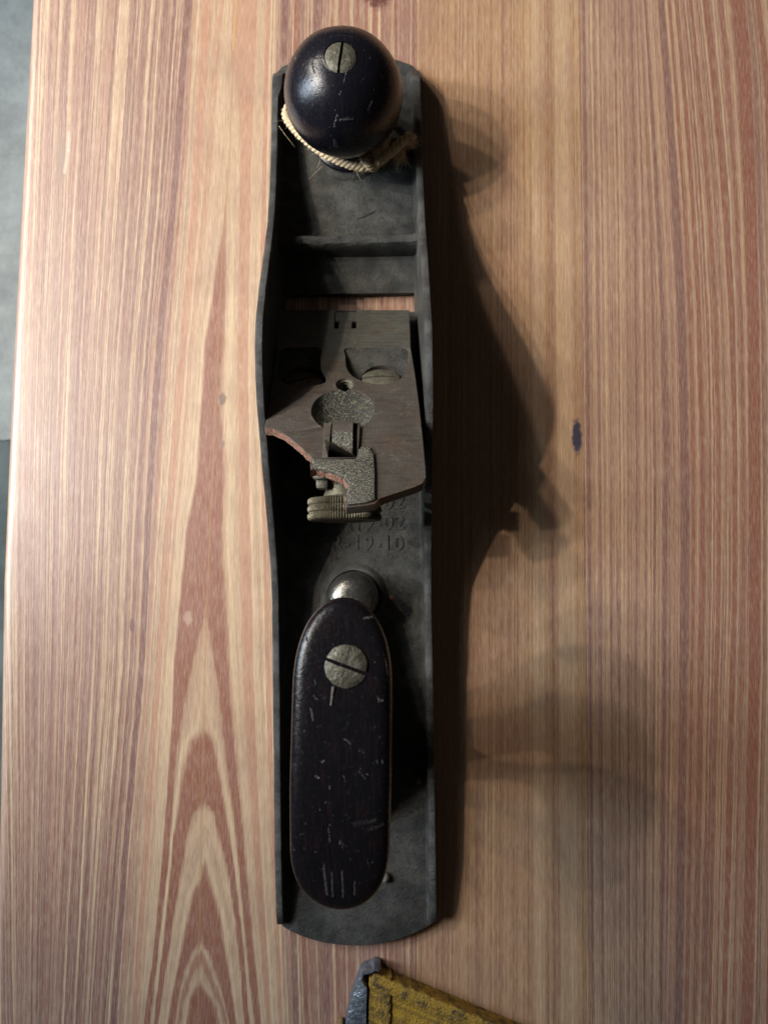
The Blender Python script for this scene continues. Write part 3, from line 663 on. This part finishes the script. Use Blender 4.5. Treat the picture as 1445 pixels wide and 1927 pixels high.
pL = [(-24.9, 26.0), (-24.8, 32), (-24.0, 38.5), (-21.9, 44.0), (-22.4, 47.0), (-26, 48.5), (-31, 49.0), (-36.0, 47.9), (-39.3, 44.5), (-40.8, 37.5), (-40.9, 30), (-40, 26.3), (-33, 25.8)]
cuts = [pocket(pR, 25.8, 47.5, .35, 7.4), pocket(pL, 25.8, 49, .35, 7.6)]
c = bmesh.new(); lathe(c, [(3.35, -14), (3.35, 1)], (-14.6, 47.9, 0), 24); cuts.append(c)
cuts += [prism([(-20.2, 7.6), (-18.3, 7.6), (-18.3, 13.1), (-20.2, 13.1)], -4, 1), prism([(-13.1, 7.6), (-11.2, 7.6), (-11.2, 13.1), (-13.1, 13.1)], -4, 1),
         prism([(-20.3, 1.0), (-11.2, 1.0), (-11.2, 8.2), (-20.3, 8.2)], -.6, 1)]
# key-hole dish: bowl, neck, and the window for the lever
c = bmesh.new(); lathe(c, [(.01, -5.2), (4, -5.0), (7.2, -4.2), (9.6, -2.6), (10.9, -.9), (11.4, .0), (11.9, 1.2)], (-14.8, 62.2, 0), 48); cuts.append(c)
cuts.append(prism([(-21.3, 70), (-20.9, 78), (-20.9, 87.2), (-9.0, 87.2), (-8.5, 79), (-8.3, 70)], -3.0, 1))
cuts.append(prism([(-18.6, 70.5), (-19.0, 87.1), (-9.1, 87.1), (-9.4, 70.5)], -9, 1))
for (x, y, r_) in ((-1.2, 41.6, 8.3), (-30.8, 42.6, 8.6)):
    c = bmesh.new(); lathe(c, [(r_, -9.6), (r_, -1.2)], (x, y, 0), 40); cuts.append(c)
fr = boolean(fr, cuts)
# joined sloping pieces, roughened a little
for f in fr.faces: f.material_index = 0
fr.normal_update()
EB = [Vector((a, b_)) for a, b_ in edge_break]
def near_break(p):
    return min((Vector((p.x, p.y))-q).length for q in EB) < 2.2
for f in fr.faces:
    c = f.calc_center_median()
    if abs(f.normal.z) < .4 and near_break(c) and c.z > -4: f.material_index = 1
    elif c.z < -.15 and c.z > -5.6 and (Vector((c.x+14.8, c.y-62.2))).length < 11.6 and f.normal.z > .2: f.material_index = 2
    elif c.y > 25.5 and c.y < 49 and c.z < -.3 and f.normal.z > .3: f.material_index = 3
bmesh.ops.bevel(fr, geom=[e for e in fr.edges if len(e.link_faces) == 2 and e.calc_face_angle(0) > R(50)
    and all(v.co.z > -.05 for v in e.verts)], offset=.22, segments=2, affect='EDGES', profile=.5) if True else None
fr.normal_update()
for f in fr.faces: f.smooth = True
def on_face(f): return f.normal.z > .999 and abs(f.calc_center_median().z) < .02
for e in fr.edges:
    e.smooth = not (len(e.link_faces) != 2 or e.calc_face_angle(0) > R(30) or on_face(e.link_faces[0]) != on_face(e.link_faces[1]))
frog = part('frog', fr, [frog_m, break_m, dish_m, iron_m], None, T=TF)
# raised lug that stiffens the back edge round the lever
lug = plate_mesh([(-24.4, 87.5), (-20.9, 87.9), (-9.4, 87.9), (-8.7, 83.2), (-7.6, 81.8), (-5.2, 81.9), (-3.4, 85.2), (-2.9, 94), (-2.9, 105.9), (-6, 107.2), (-11.6, 108.0), (-12.0, 104), (-11.6, 98.5), (-13.2, 95.6), (-19.4, 92.6), (-23.6, 91.6)], [], -1.2, 1.1, .5, 3)
jitter(lug, .15, .3, 8); part('rear_lug', lug, [rough_m], 50, frog, T=TF)
# thick back edge of the plate turned down
b = bmesh.new()
fe = [(13.9, 92.0), (13.8, 95.6), (12.6, 98.1), (9.9, 99.7), (4.4, 102.1), (-1.4, 104.7), (-2.9, 106.9), (-6, 107.7), (-12.1, 108.5)]
rg = []
for i, (x, y) in enumerate(fe):
    t = Vector(fe[min(i+1, len(fe)-1)])-Vector(fe[max(i-1, 0)]); nrm = Vector((t.y, -t.x)).normalized()
    rg.append([Vector((x+nrm.x*q, y+nrm.y*q, z)) for q, z in ((-1.0, -.3), (.0, -.9), (.05, -2), (-.5, -3.4), (-3.2, -3.4), (-3.2, -2.0))])
ring_loft(b, rg); part('turned_down_edge', b, frog_m, 50, frog, T=TF)
# legs that carry the frog on the sole
b = bmesh.new()
for x0, x1 in ((-36, -31), (-1.5, 3.5)):
    b = bmesh.new()
    v = [b.verts.new(p) for p in ((x0, 102, 5), (x1, 102, 5), (x1, 50, 5), (x0, 50, 5), (x0, 101, 7), (x1, 101, 7), (x1, 50, 44), (x0, 50, 44))]
    for f in ((0, 1, 2, 3), (4, 5, 6, 7), (0, 1, 5, 4), (1, 2, 6, 5), (2, 3, 7, 6), (3, 0, 4, 7)): b.faces.new([v[i] for i in f])
    part('frog_leg', b, iron_m, 30, frog)
def onf(a, b_, n): return TF@Vector((a, b_, n))
tlt = TF.to_3x3().to_4x4()
# the face frame is left-handed once b runs up the slope; use a proper rotation for screws
nf = Vector((0, sin(PHI), cos(PHI))); rotn = nf.to_track_quat('Z', 'Y').to_matrix().to_4x4()
rR = Matrix.Rotation(R(-14), 4, 'X')@rotn
s1 = slot_screw('frog_screw', frog, onf(-1.2, 41.2, -2.4), 7.3, R(4), 1.1, .7, cast_mat('frog_screw_iron', (.17, .16, .12), (.30, .27, .19), .6, .9, .0003, .4, .5), rotn@Matrix.Rotation(R(12), 4, 'X'), 1.2, 5.5, rough=.12)
s2 = slot_screw('frog_screw', frog, onf(-30.8, 42.3, -2.8), 7.4, R(24), 1.1, .7, cast_mat('darker_frog_screw_iron', (.10, .08, .06), (.18, .15, .1), .6, .8, .0004, .5, .5), rotn@Matrix.Rotation(R(12), 4, 'X'), 1.2, 5.5, rough=.12)  # left screw coloured darker than the right one
s1['label'] = 'grimy slotted screw in the right pocket'; s2['label'] = 'darker slotted screw in the left pocket'
# washer crescents of grime around the screws, thread in the small hole
b = bmesh.new(); lathe(b, [(3.3, -13), (2.7, -12.5)]+[(3.3 if k % 2 else 2.75, -12+k*.6) for k in range(19)]+[(3.3, -.6)], (-14.6, 47.9, 0), 24)
for f in [f for f in b.faces if len(f.verts) > 4]: bmesh.ops.delete(b, geom=[f], context='FACES_ONLY')
part('threaded_hole', b, screw_m, 40, frog, T=TF)
# forked lever that stands in the window
b = bmesh.new()
prof = [(69.6, -4), (69.5, 1.2), (70.3, 2.3), (72, 2.6), (75.5, 1.8), (79.5, .3), (84, -2.0), (87, -4.4), (87.5, -7)]
low = [(72.6, -5), (72.6, -1.0), (74, -1.0), (78, -2.2), (82, -4.5), (84, -7)]
for x0, x1 in ((-18.0, -10.9),):
    L = prof+low[::-1]
    ring_loft(b, [[Vector((x, p, q)) for p, q in L] for x in (x0, x0+.3, x1-.3, x1)])
jitter(b, .12, .4, 6)
bmesh.ops.recalc_face_normals(b, faces=b.faces)
for f in b.faces:
    if f.calc_center_median().y > 75: f.material_index = 1
part('adjusting_lever', b, [frog_m, rough_m], 40, frog, T=TF)
# fork pieces seen below the break, in front of the nut
b = bmesh.new(); box(b, -23.6, -19.4, 28.0, 32.0, 47, 53, .9); box(b, -24.5, -13, 31.0, 33.0, 48, 55, .6); jitter(b, .2, .3, 3)
part('yoke', b, screw_m, 40, frog)

# ---------------- brass adjusting nut (axis along the plane)
def knurl(a, k, i): return 1.0 if not KN[k] else (1.0+(.022 if i % 2 else -.022))
pr = []; KN = []
NR, NY0, NY1 = 12.9, 17.3, 25.2
def addp(r, y, k): pr.append((r, y)); KN.append(k)
addp(.01, NY0+.6, 0); addp(8, NY0+.6, 0); addp(9, NY0, 0); addp(11.6, NY0, 0)
for i in range(3):
    y0 = NY0+i*2.63
    for t in np.linspace(0.03, .97, 9): addp(NR-.75+.75*max(0, 1-abs(2*t-1)**3.2), y0+t*2.63, 1)
addp(11.4, NY1, 0); addp(8.2, NY1+.2, 0); addp(7.6, NY1+.8, 0); addp(7.0, NY1+2.6, 0); addp(6.7, NY1+4.6, 0); addp(7.3, NY1+5.6, 0); addp(7.3, NY1+6.4, 0)
addp(5, NY1+6.6, 0); addp(5, NY1+12, 0); addp(.01, NY1+12, 0)
b = bmesh.new(); lathe(b, pr, (-14.0, 0, 45.0), 176, 'y', knurl)
nut = part('adjusting_nut', b, brass_m, 12)
nut['label'] = 'dull brass thumb wheel with three knurled bands'

# ---------------- rear handle
SL = [(5, -10, -99, 9.2), (8, -10, -99.5, 9.4), (12, -10, -98.5, 9.4), (14, -11, -97, 9.2), (16, -13, -94, 8.8), (18, -18, -92, 8.6), (21, -30, -90, 9.4), (26, -37, -84, 10.8), (33, -40, -77, 11.6), (42, -39, -72.5, 12.2), (52, -33, -69, 12.6), (62, -25, -66, 12.9), (72, -16, -66, 13.2), (80, -11, -72, 13.6), (86, -9, -83, 14.0), (90, -9.2, -93.5, 14.15), (94, -8.0, -97.0, 14.2), (96.6, -8.0, -97, 13.9), (98.0, -8.9, -95.8, 13.1), (98.9, -10.8, -93, 11.4), (99.3, -14, -87, 8.4), (99.45, -22, -74, 3.0), (99.5, -38, -58, .6)]
st = smooth_line([tuple(s) for s in SL], 4) if False else None
def cr(S, sub=8):
    out = []
    for i in range(len(S)-1):
        p = [S[max(0, i-1)], S[i], S[i+1], S[min(len(S)-1, i+2)]]
        for s in range(sub):
            t = s/sub; out.append([.5*(2*p[1][k]+(p[2][k]-p[0][k])*t+(2*p[0][k]-5*p[1][k]+4*p[2][k]-p[3][k])*t*t+(3*p[1][k]-p[0][k]-3*p[2][k]+p[3][k])*t**3) for k in range(4)])
    return out+[list(S[-1])]
rings = []; N = 400
for z, f, r_, w in cr(SL[:15], 3)[:-1]+cr(SL[14:], 14):
    cx0 = -11.9; ring = []
    L = (f-r_)/2; cy = (f+r_)/2; ex = 2.0 if z < 22 else 2.25
    for k in range(N):
        a = 2*pi*k/N; ca, sa = cos(a), sin(a)
        # blunt ends: superellipse across, circular tips
        px = w*math.copysign(abs(ca)**(2/ex), ca)
        py = math.copysign(abs(sa)**(2/2.1), sa)
        # capsule like plan: straight sides, rounded ends
        tip = min(w*(1.7 if py > 0 else 1.6), L)
        if abs(py)*L > L-tip: pass
        yy = cy+py*L
        q = (L-abs(yy-cy))/tip
        wx = w*max(0, 1-(1-min(1, q))**(2.25 if py > 0 else 2.6))**.5
        xx = cx0+(wx if ca > 0 else -wx)*1.0
        if z > 78 and yy < -40: xx += .0
        zz = z
        if z > 76:
            t = (z-76)/24; u = yy+45
            zz -= t*(max(0, -u)/47)**2.4*8.5 + t*(max(0, u)/37)**2*2.0
        # slight waist seen from above
        sc = 1-.03*math.exp(-((yy+18)/12)**2)*(z > 80)
        ring.append(Vector((cx0+(xx-cx0)*sc-(.6 if z > 60 else 0)*((yy+45)/45 if z > 60 else 0)*-1, yy, zz)))
    rings.append(ring)
bb = bmesh.new(); lathe(bb, [(10.2, 3.8), (10.3, 12), (10.0, 16.5), (9.0, 19.2), (7.0, 21.0), (4, 22.0), (.01, 22.3)], (-12.3, -11.2, 0), 64)
part('handle_toe', bb, cast_mat('polished_dark_iron', (.15, .145, .135), (.30, .25, .13), .60, .6, .0003, .8, .27), 60)
b = bmesh.new(); ring_loft(b, rings); jitter(b, .22, .06, 12)
lac = lacquer('dark_worn_handle', .3, .3, (.005, .0048, .0065), (.22, .32), (.015, .008, .009))
handle = part('rear_handle', b, lac, 60)
marks(handle.data, TOTE_MARKS, 80, .15)
hx, hy = -10.5, -26.8
tl = Matrix.Rotation(R(-3), 4, 'X')
slot_screw('handle_screw', handle, (hx, hy, 99.45), 6.0, R(-20), 1.0, .35, screw_m, tl, 1.0, 1.5, rough=.16)
b = bmesh.new(); tube(b, [(-13.9, -32.3, 99.25), (-14.6, -37.4, 99.2)], .55, 6, .4); part('crack', b, plain('crack_dust', (.10, .085, .075), .4, .8), 60, handle)

# ------------------------------------------------------------------ twine round the neck of the knob
tw = tag(empty('twine_loop', (kx*MM, ky*MM, 5*MM)), 'frayed loop of tan jute twine tied round the neck of the round black knob', 'twine')
path = [(-40.6, 187.5, 17), (-38.4, 182.3, 18), (-34.0, 177.0, 18.5), (-27, 171.0, 18.5), (-18.3, 166.4, 18), (-9.5, 164.3, 17), (-5.5, 165.0, 16.5), (-3.0, 168.6, 17), (-.5, 173.5, 16), (1.5, 180, 15), (1.2, 190, 14), (-6, 199, 13), (-18, 203.5, 13), (-30, 200, 14), (-38, 193.5, 15.5)]
def strand_rope(bm, pts, r, pitch, closed, seed):
    P = smooth_line(pts, 14, closed); P = [Vector(p) for p in P]; n = len(P); L = [0]
    for i in range(1, n): L.append(L[-1]+(P[i]-P[i-1]).length)
    for s in range(3):
        Q = []
        for i, p in enumerate(P):
            t = ((P[(i+1) % n] if closed else P[min(n-1, i+1)])-(P[i-1] if (closed or i) else P[0])).normalized()
            a = t.cross(Vector((0, 0, 1))).normalized(); u = a.cross(t); ph = 2*pi*(s/3+L[i]/pitch)
            w = 1+.25*mnoise.noise(Vector((L[i]*.5, seed, s)))
            Q.append(p+(a*cos(ph)+u*sin(ph))*r*.52*w+mnoise.noise_vector(p*.4)*.12)
        if closed: Q.append(Q[0])
        tube(bm, Q, r*.56, 7)
b = bmesh.new(); strand_rope(b, path, 1.6, 5.6, True, 1)
def tpart(name, b, mat, parent=tw):
    for v in b.verts: v.co = (v.co-Vector((kx, ky, 5)))*MM
    bmesh.ops.recalc_face_normals(b, faces=b.faces); me = bpy.data.meshes.new(name); b.to_mesh(me); b.free()
    for p in me.polygons: p.use_smooth = True
    return link(name, me, mat, parent)
tpart('cord', b, twine_m)
b = bmesh.new()
strand_rope(b, [(-8.5, 167.5, 19), (-7.8, 164.6, 21), (-5.6, 162.9, 20), (-3.9, 164.0, 17.5), (-4.2, 167.2, 17), (-6.5, 169.2, 18.5)], 1.5, 5, False, 4)
strand_rope(b, [(-4.0, 163.6, 18), (-2.6, 166.3, 20.5), (-3.8, 169.2, 20.5), (-1.6, 171.0, 18)], 1.3, 5, False, 6)
tpart('knot', b, twine_m)
b = bmesh.new()
strand_rope(b, [(-4.5, 164.6, 18.5), (-1.0, 166.0, 20.2), (3.0, 169.0, 21), (6.5, 171.8, 21.5), (9.8, 174.6, 21.5), (11.6, 174.0, 21)], 2.0, 6.5, False, 8)
strand_rope(b, [(-1.5, 170.5, 18), (-.8, 173.5, 18.2), (.2, 177.0, 18)], 1.3, 5, False, 3)
tpart('loose_end', b, twine_m)
b = bmesh.new(); rnd = random.Random(3)
def hair(p, d, L, curl, r=.07):
    d = Vector(d).normalized(); pts = []; q = Vector(p); c = Vector((rnd.uniform(-1, 1), rnd.uniform(-1, 1), rnd.uniform(-.6, .6)))*curl
    for i in range(9): pts.append(q.copy()); q = q+d*L/8; d = (d+c/8).normalized()
    tube(b, pts, r, 4, r*.4)
PP = [Vector(p) for p in smooth_line(path, 10, True)]
for i in range(150):
    p = PP[rnd.randrange(0, 80)]; hair(p+Vector((rnd.uniform(-.8, .8), rnd.uniform(-.8, .8), .6)), (rnd.uniform(-1, 1), rnd.uniform(-1, 1), rnd.uniform(-.2, .6)), rnd.uniform(1, 3.4), 1.6, .05)
for i in range(230):
    t = rnd.random(); p = Vector((-4+16*t, 164.5+10.5*t, 19+2*t)); hair(p, (rnd.uniform(-.6, 1), rnd.uniform(-1.2, .7), rnd.uniform(-.4, .5)), rnd.uniform(1.5, 4.5), 2.0, .055)
for i in range(90):
    hair((10.5+rnd.uniform(-1.5, 1.5), 174+rnd.uniform(-1.8, 1.5), 20.5+rnd.uniform(-1, 1)), (rnd.uniform(-.3, 1), rnd.uniform(-1.2, .8), rnd.uniform(-.6, .3)), rnd.uniform(2, 5), 2.4, .06)
for i in range(70):
    hair((6.5+rnd.uniform(-2, 2), 171+rnd.uniform(-1.5, .5), 19), (rnd.uniform(-.4, .5), -1, rnd.uniform(-.8, 0)), rnd.uniform(3, 8), 1.0, .06)
for p, d, L, c in (((-41, 184, 18), (-.75, -.2, .3), 5, .5), ((-43, 181, 19), (.55, -.8, 0), 11, .3), ((-26, 169.5, 19), (.1, -1, 0), 6, -1.2), ((-25, 164, 19), (-.8, -.75, 0), 8, .3), ((-12, 163.5, 18), (.45, -1, 0), 6, .3), ((-27, 170.5, 19), (-.7, -.7, .1), 4, .8), ((-38, 180, 18), (.9, -1.1, 0), 5, .5)):
    hair(p, d, L, c, .055)
tpart('frayed_fibres', b, fibre_m)['kind'] = 'stuff'

# ------------------------------------------------------------------ yellow wooden box with a sheet metal corner
bx = tag(empty('yellow_box', (0, -.1560, 0)), 'worn yellow wooden box with a grey metal strip, below the heel of the plane', 'box')
def bpart(name, b, mats, sm=35):
    for v in b.verts: v.co = Vector((v.co.x, v.co.y+150, v.co.z*.62))*MM
    bmesh.ops.recalc_face_normals(b, faces=b.faces); me = bpy.data.meshes.new(name); b.to_mesh(me); b.free()
    if sm:
        for p in me.polygons: p.use_smooth = True
        me.set_sharp_from_angle(angle=R(sm))
    return link(name, me, mats, bx)
C0 = Vector((-4.0, -150.2)); dirR = Vector((.928, -.372)).normalized(); dirL = Vector((-.02, -1)).normalized()
def rough_bar(p0, d, L, w, nside, z0, z1, seed, amp=.35):
    """worn wooden bar from p0 along d, width w to the side nside"""
    b = bmesh.new(); rings = []; M = int(L/1.0); K = 5
    nrm = Vector((d.y, -d.x))*nside
    for i in range(M+1):
        s = L*i/M; ring = []
        pts = [(0, z0)]+[(0, z0+(z1-z0-.6)*t) for t in (.35, .7, 1)]+[(.3, z1-.15)]+[(w*t, z1) for t in np.linspace(.12, .88, K)]+[(w-.3, z1-.15), (w, z1-.6), (w, z0)]
        for (a, z) in pts:
            q = Vector((*(p0+d*s+nrm*a), z)); nz = mnoise.noise_vector(q*.55+Vector((seed, 0, 0)))*amp+mnoise.noise_vector(q*1.6)*amp*.45
            ring.append(q+nz if z > z0+.1 else q)
        rings.append(ring)
    ring_loft(b, rings); return b
bpart('rim', rough_bar(C0+dirR*.2, dirR, 150, 5.2, 1, .4, 13.2, 2), [yel_rim_m], 60)
bpart('rim', rough_bar(C0+Vector((-1.8, -1.8)), dirL, 120, 8.6, -1, .4, 13.0, 9), [yel_rim_m], 60)
b = bmesh.new()
pa = [Vector((3.0, -157.9)), C0+dirR*150+Vector((-2, -5)), Vector((135, -268)), Vector((3.0, -268))]
gx = 60; gy = 40; grid = []
for j in range(gy+1):
    row = []
    for i in range(gx+1):
        u, v = i/gx, j/gy
        p = (pa[0]*(1-u)+pa[1]*u)*(1-v)+(pa[3]*(1-u)+pa[2]*u)*v
        z = 11.6+.3*mnoise.noise(Vector((p.x*.15, p.y*.5, 1)))
        row.append(b.verts.new((p.x, p.y, z)))
    grid.append(row)
for r0, r1 in zip(grid, grid[1:]):
    for i in range(gx): b.faces.new((r0[i], r0[i+1], r1[i+1], r1[i]))
r = bmesh.ops.extrude_face_region(b, geom=b.faces[:])
for v in [e for e in r['geom'] if isinstance(e, bmesh.types.BMVert)]: v.co.z = .5
bpart('panel', b, [yel_panel_m], 50)
# sheet metal strip folded round the corner
b = bmesh.new()
L1 = [Vector((-1.6, -148.4)), Vector((-3.4, -148.0)), Vector((-5.0, -148.9)), Vector((-8.6, -150.4)), Vector((-10.2, -154.0)), Vector((-12.6, -160.5)), Vector((-14.2, -167)), Vector((-15.6, -178)), Vector((-17.5, -215))]
top = [15.0, 15.2, 14.6, 13.4, 12.5, 11.5, 11, 11, 11]
inn = [Vector((-3.0, -149.6)), Vector((-4.2, -150.0)), Vector((-5.6, -151.6)), Vector((-6.4, -153.5)), Vector((-6.6, -156.5)), Vector((-6.8, -161)), Vector((-6.9, -167)), Vector((-7, -178)), Vector((-7.4, -215))]
rings = []
def rs(L, n=60):
    S = smooth_line([(*p, 0) for p in L], 8) if len(L[0]) == 2 else L
    return S
o_ = smooth_line([(p.x, p.y, t) for p, t in zip(L1, top)], 8); i_ = smooth_line([(p.x, p.y, t) for p, t in zip(inn, [14.6, 14.6, 13.5, 14.2, 14.4, 14.3, 14.0, 13.8, 13.8])], 8)
for k, (a, c) in enumerate(zip(o_, i_)):
    a, c = Vector(a), Vector(c); s = k/8.0
    # low near the fold, where a dark hollow shows between metal and wood
    pts = [Vector((a.x-.4, a.y, .5)), Vector((a.x-.1, a.y, a.z-1.2)), a]
    for t in (.25, .5, .75): pts.append(a.lerp(c, t)+Vector((0, 0, .5*math.sin(t*pi)+.45*mnoise.noise(Vector((a.x*.4+t*3, a.y*.25, 2)))-max(0, 1-s/3.2)*9*math.sin(t*pi))))
    pts.append(c if s > 2.8 else c+Vector((0, 0, -7*(1-s/2.8)-.2)))
    hol = max(0, min(1, (3.6-s)/.8))          # thin wall only: dark hollow behind the fold
    if hol > 0:
        dn = (c-a); dn.z = 0; dn = dn.normalized()*.75 if dn.length > .01 else Vector((.7, 0, 0))
        pts = pts[:3]+[p.lerp(a+dn*(1+k*.05)-Vector((0, 0, (0, 5, 9, 13)[k])), hol) for k, p in enumerate(pts[3:])]
    low = [p-Vector((0, 0, .55)) for p in pts[::-1]]; low[-1] = pts[0]+Vector((.5, 0, 0)); low[-2] = pts[1]+Vector((.5, 0, -.2)); 
    rings.append(pts+low)
ring_loft(b, rings); bpart('metal_strip', b, [tin_m], 50)
b = bmesh.new(); tube(b, [(-9.9, -161.5, 12.75), (-9.0, -158.6, 13.2), (-8.3, -156.6, 13.5)], .28, 6, .2); bpart('dent', b, [dark_m])
b = bmesh.new(); box(b, -19, -15.8, -200, -170.5, .4, 9, .8); jitter(b, .4, .3, 7); bpart('splinter', b, [plain('bare_brown_wood', (.30, .19, .09), .4, .7)])
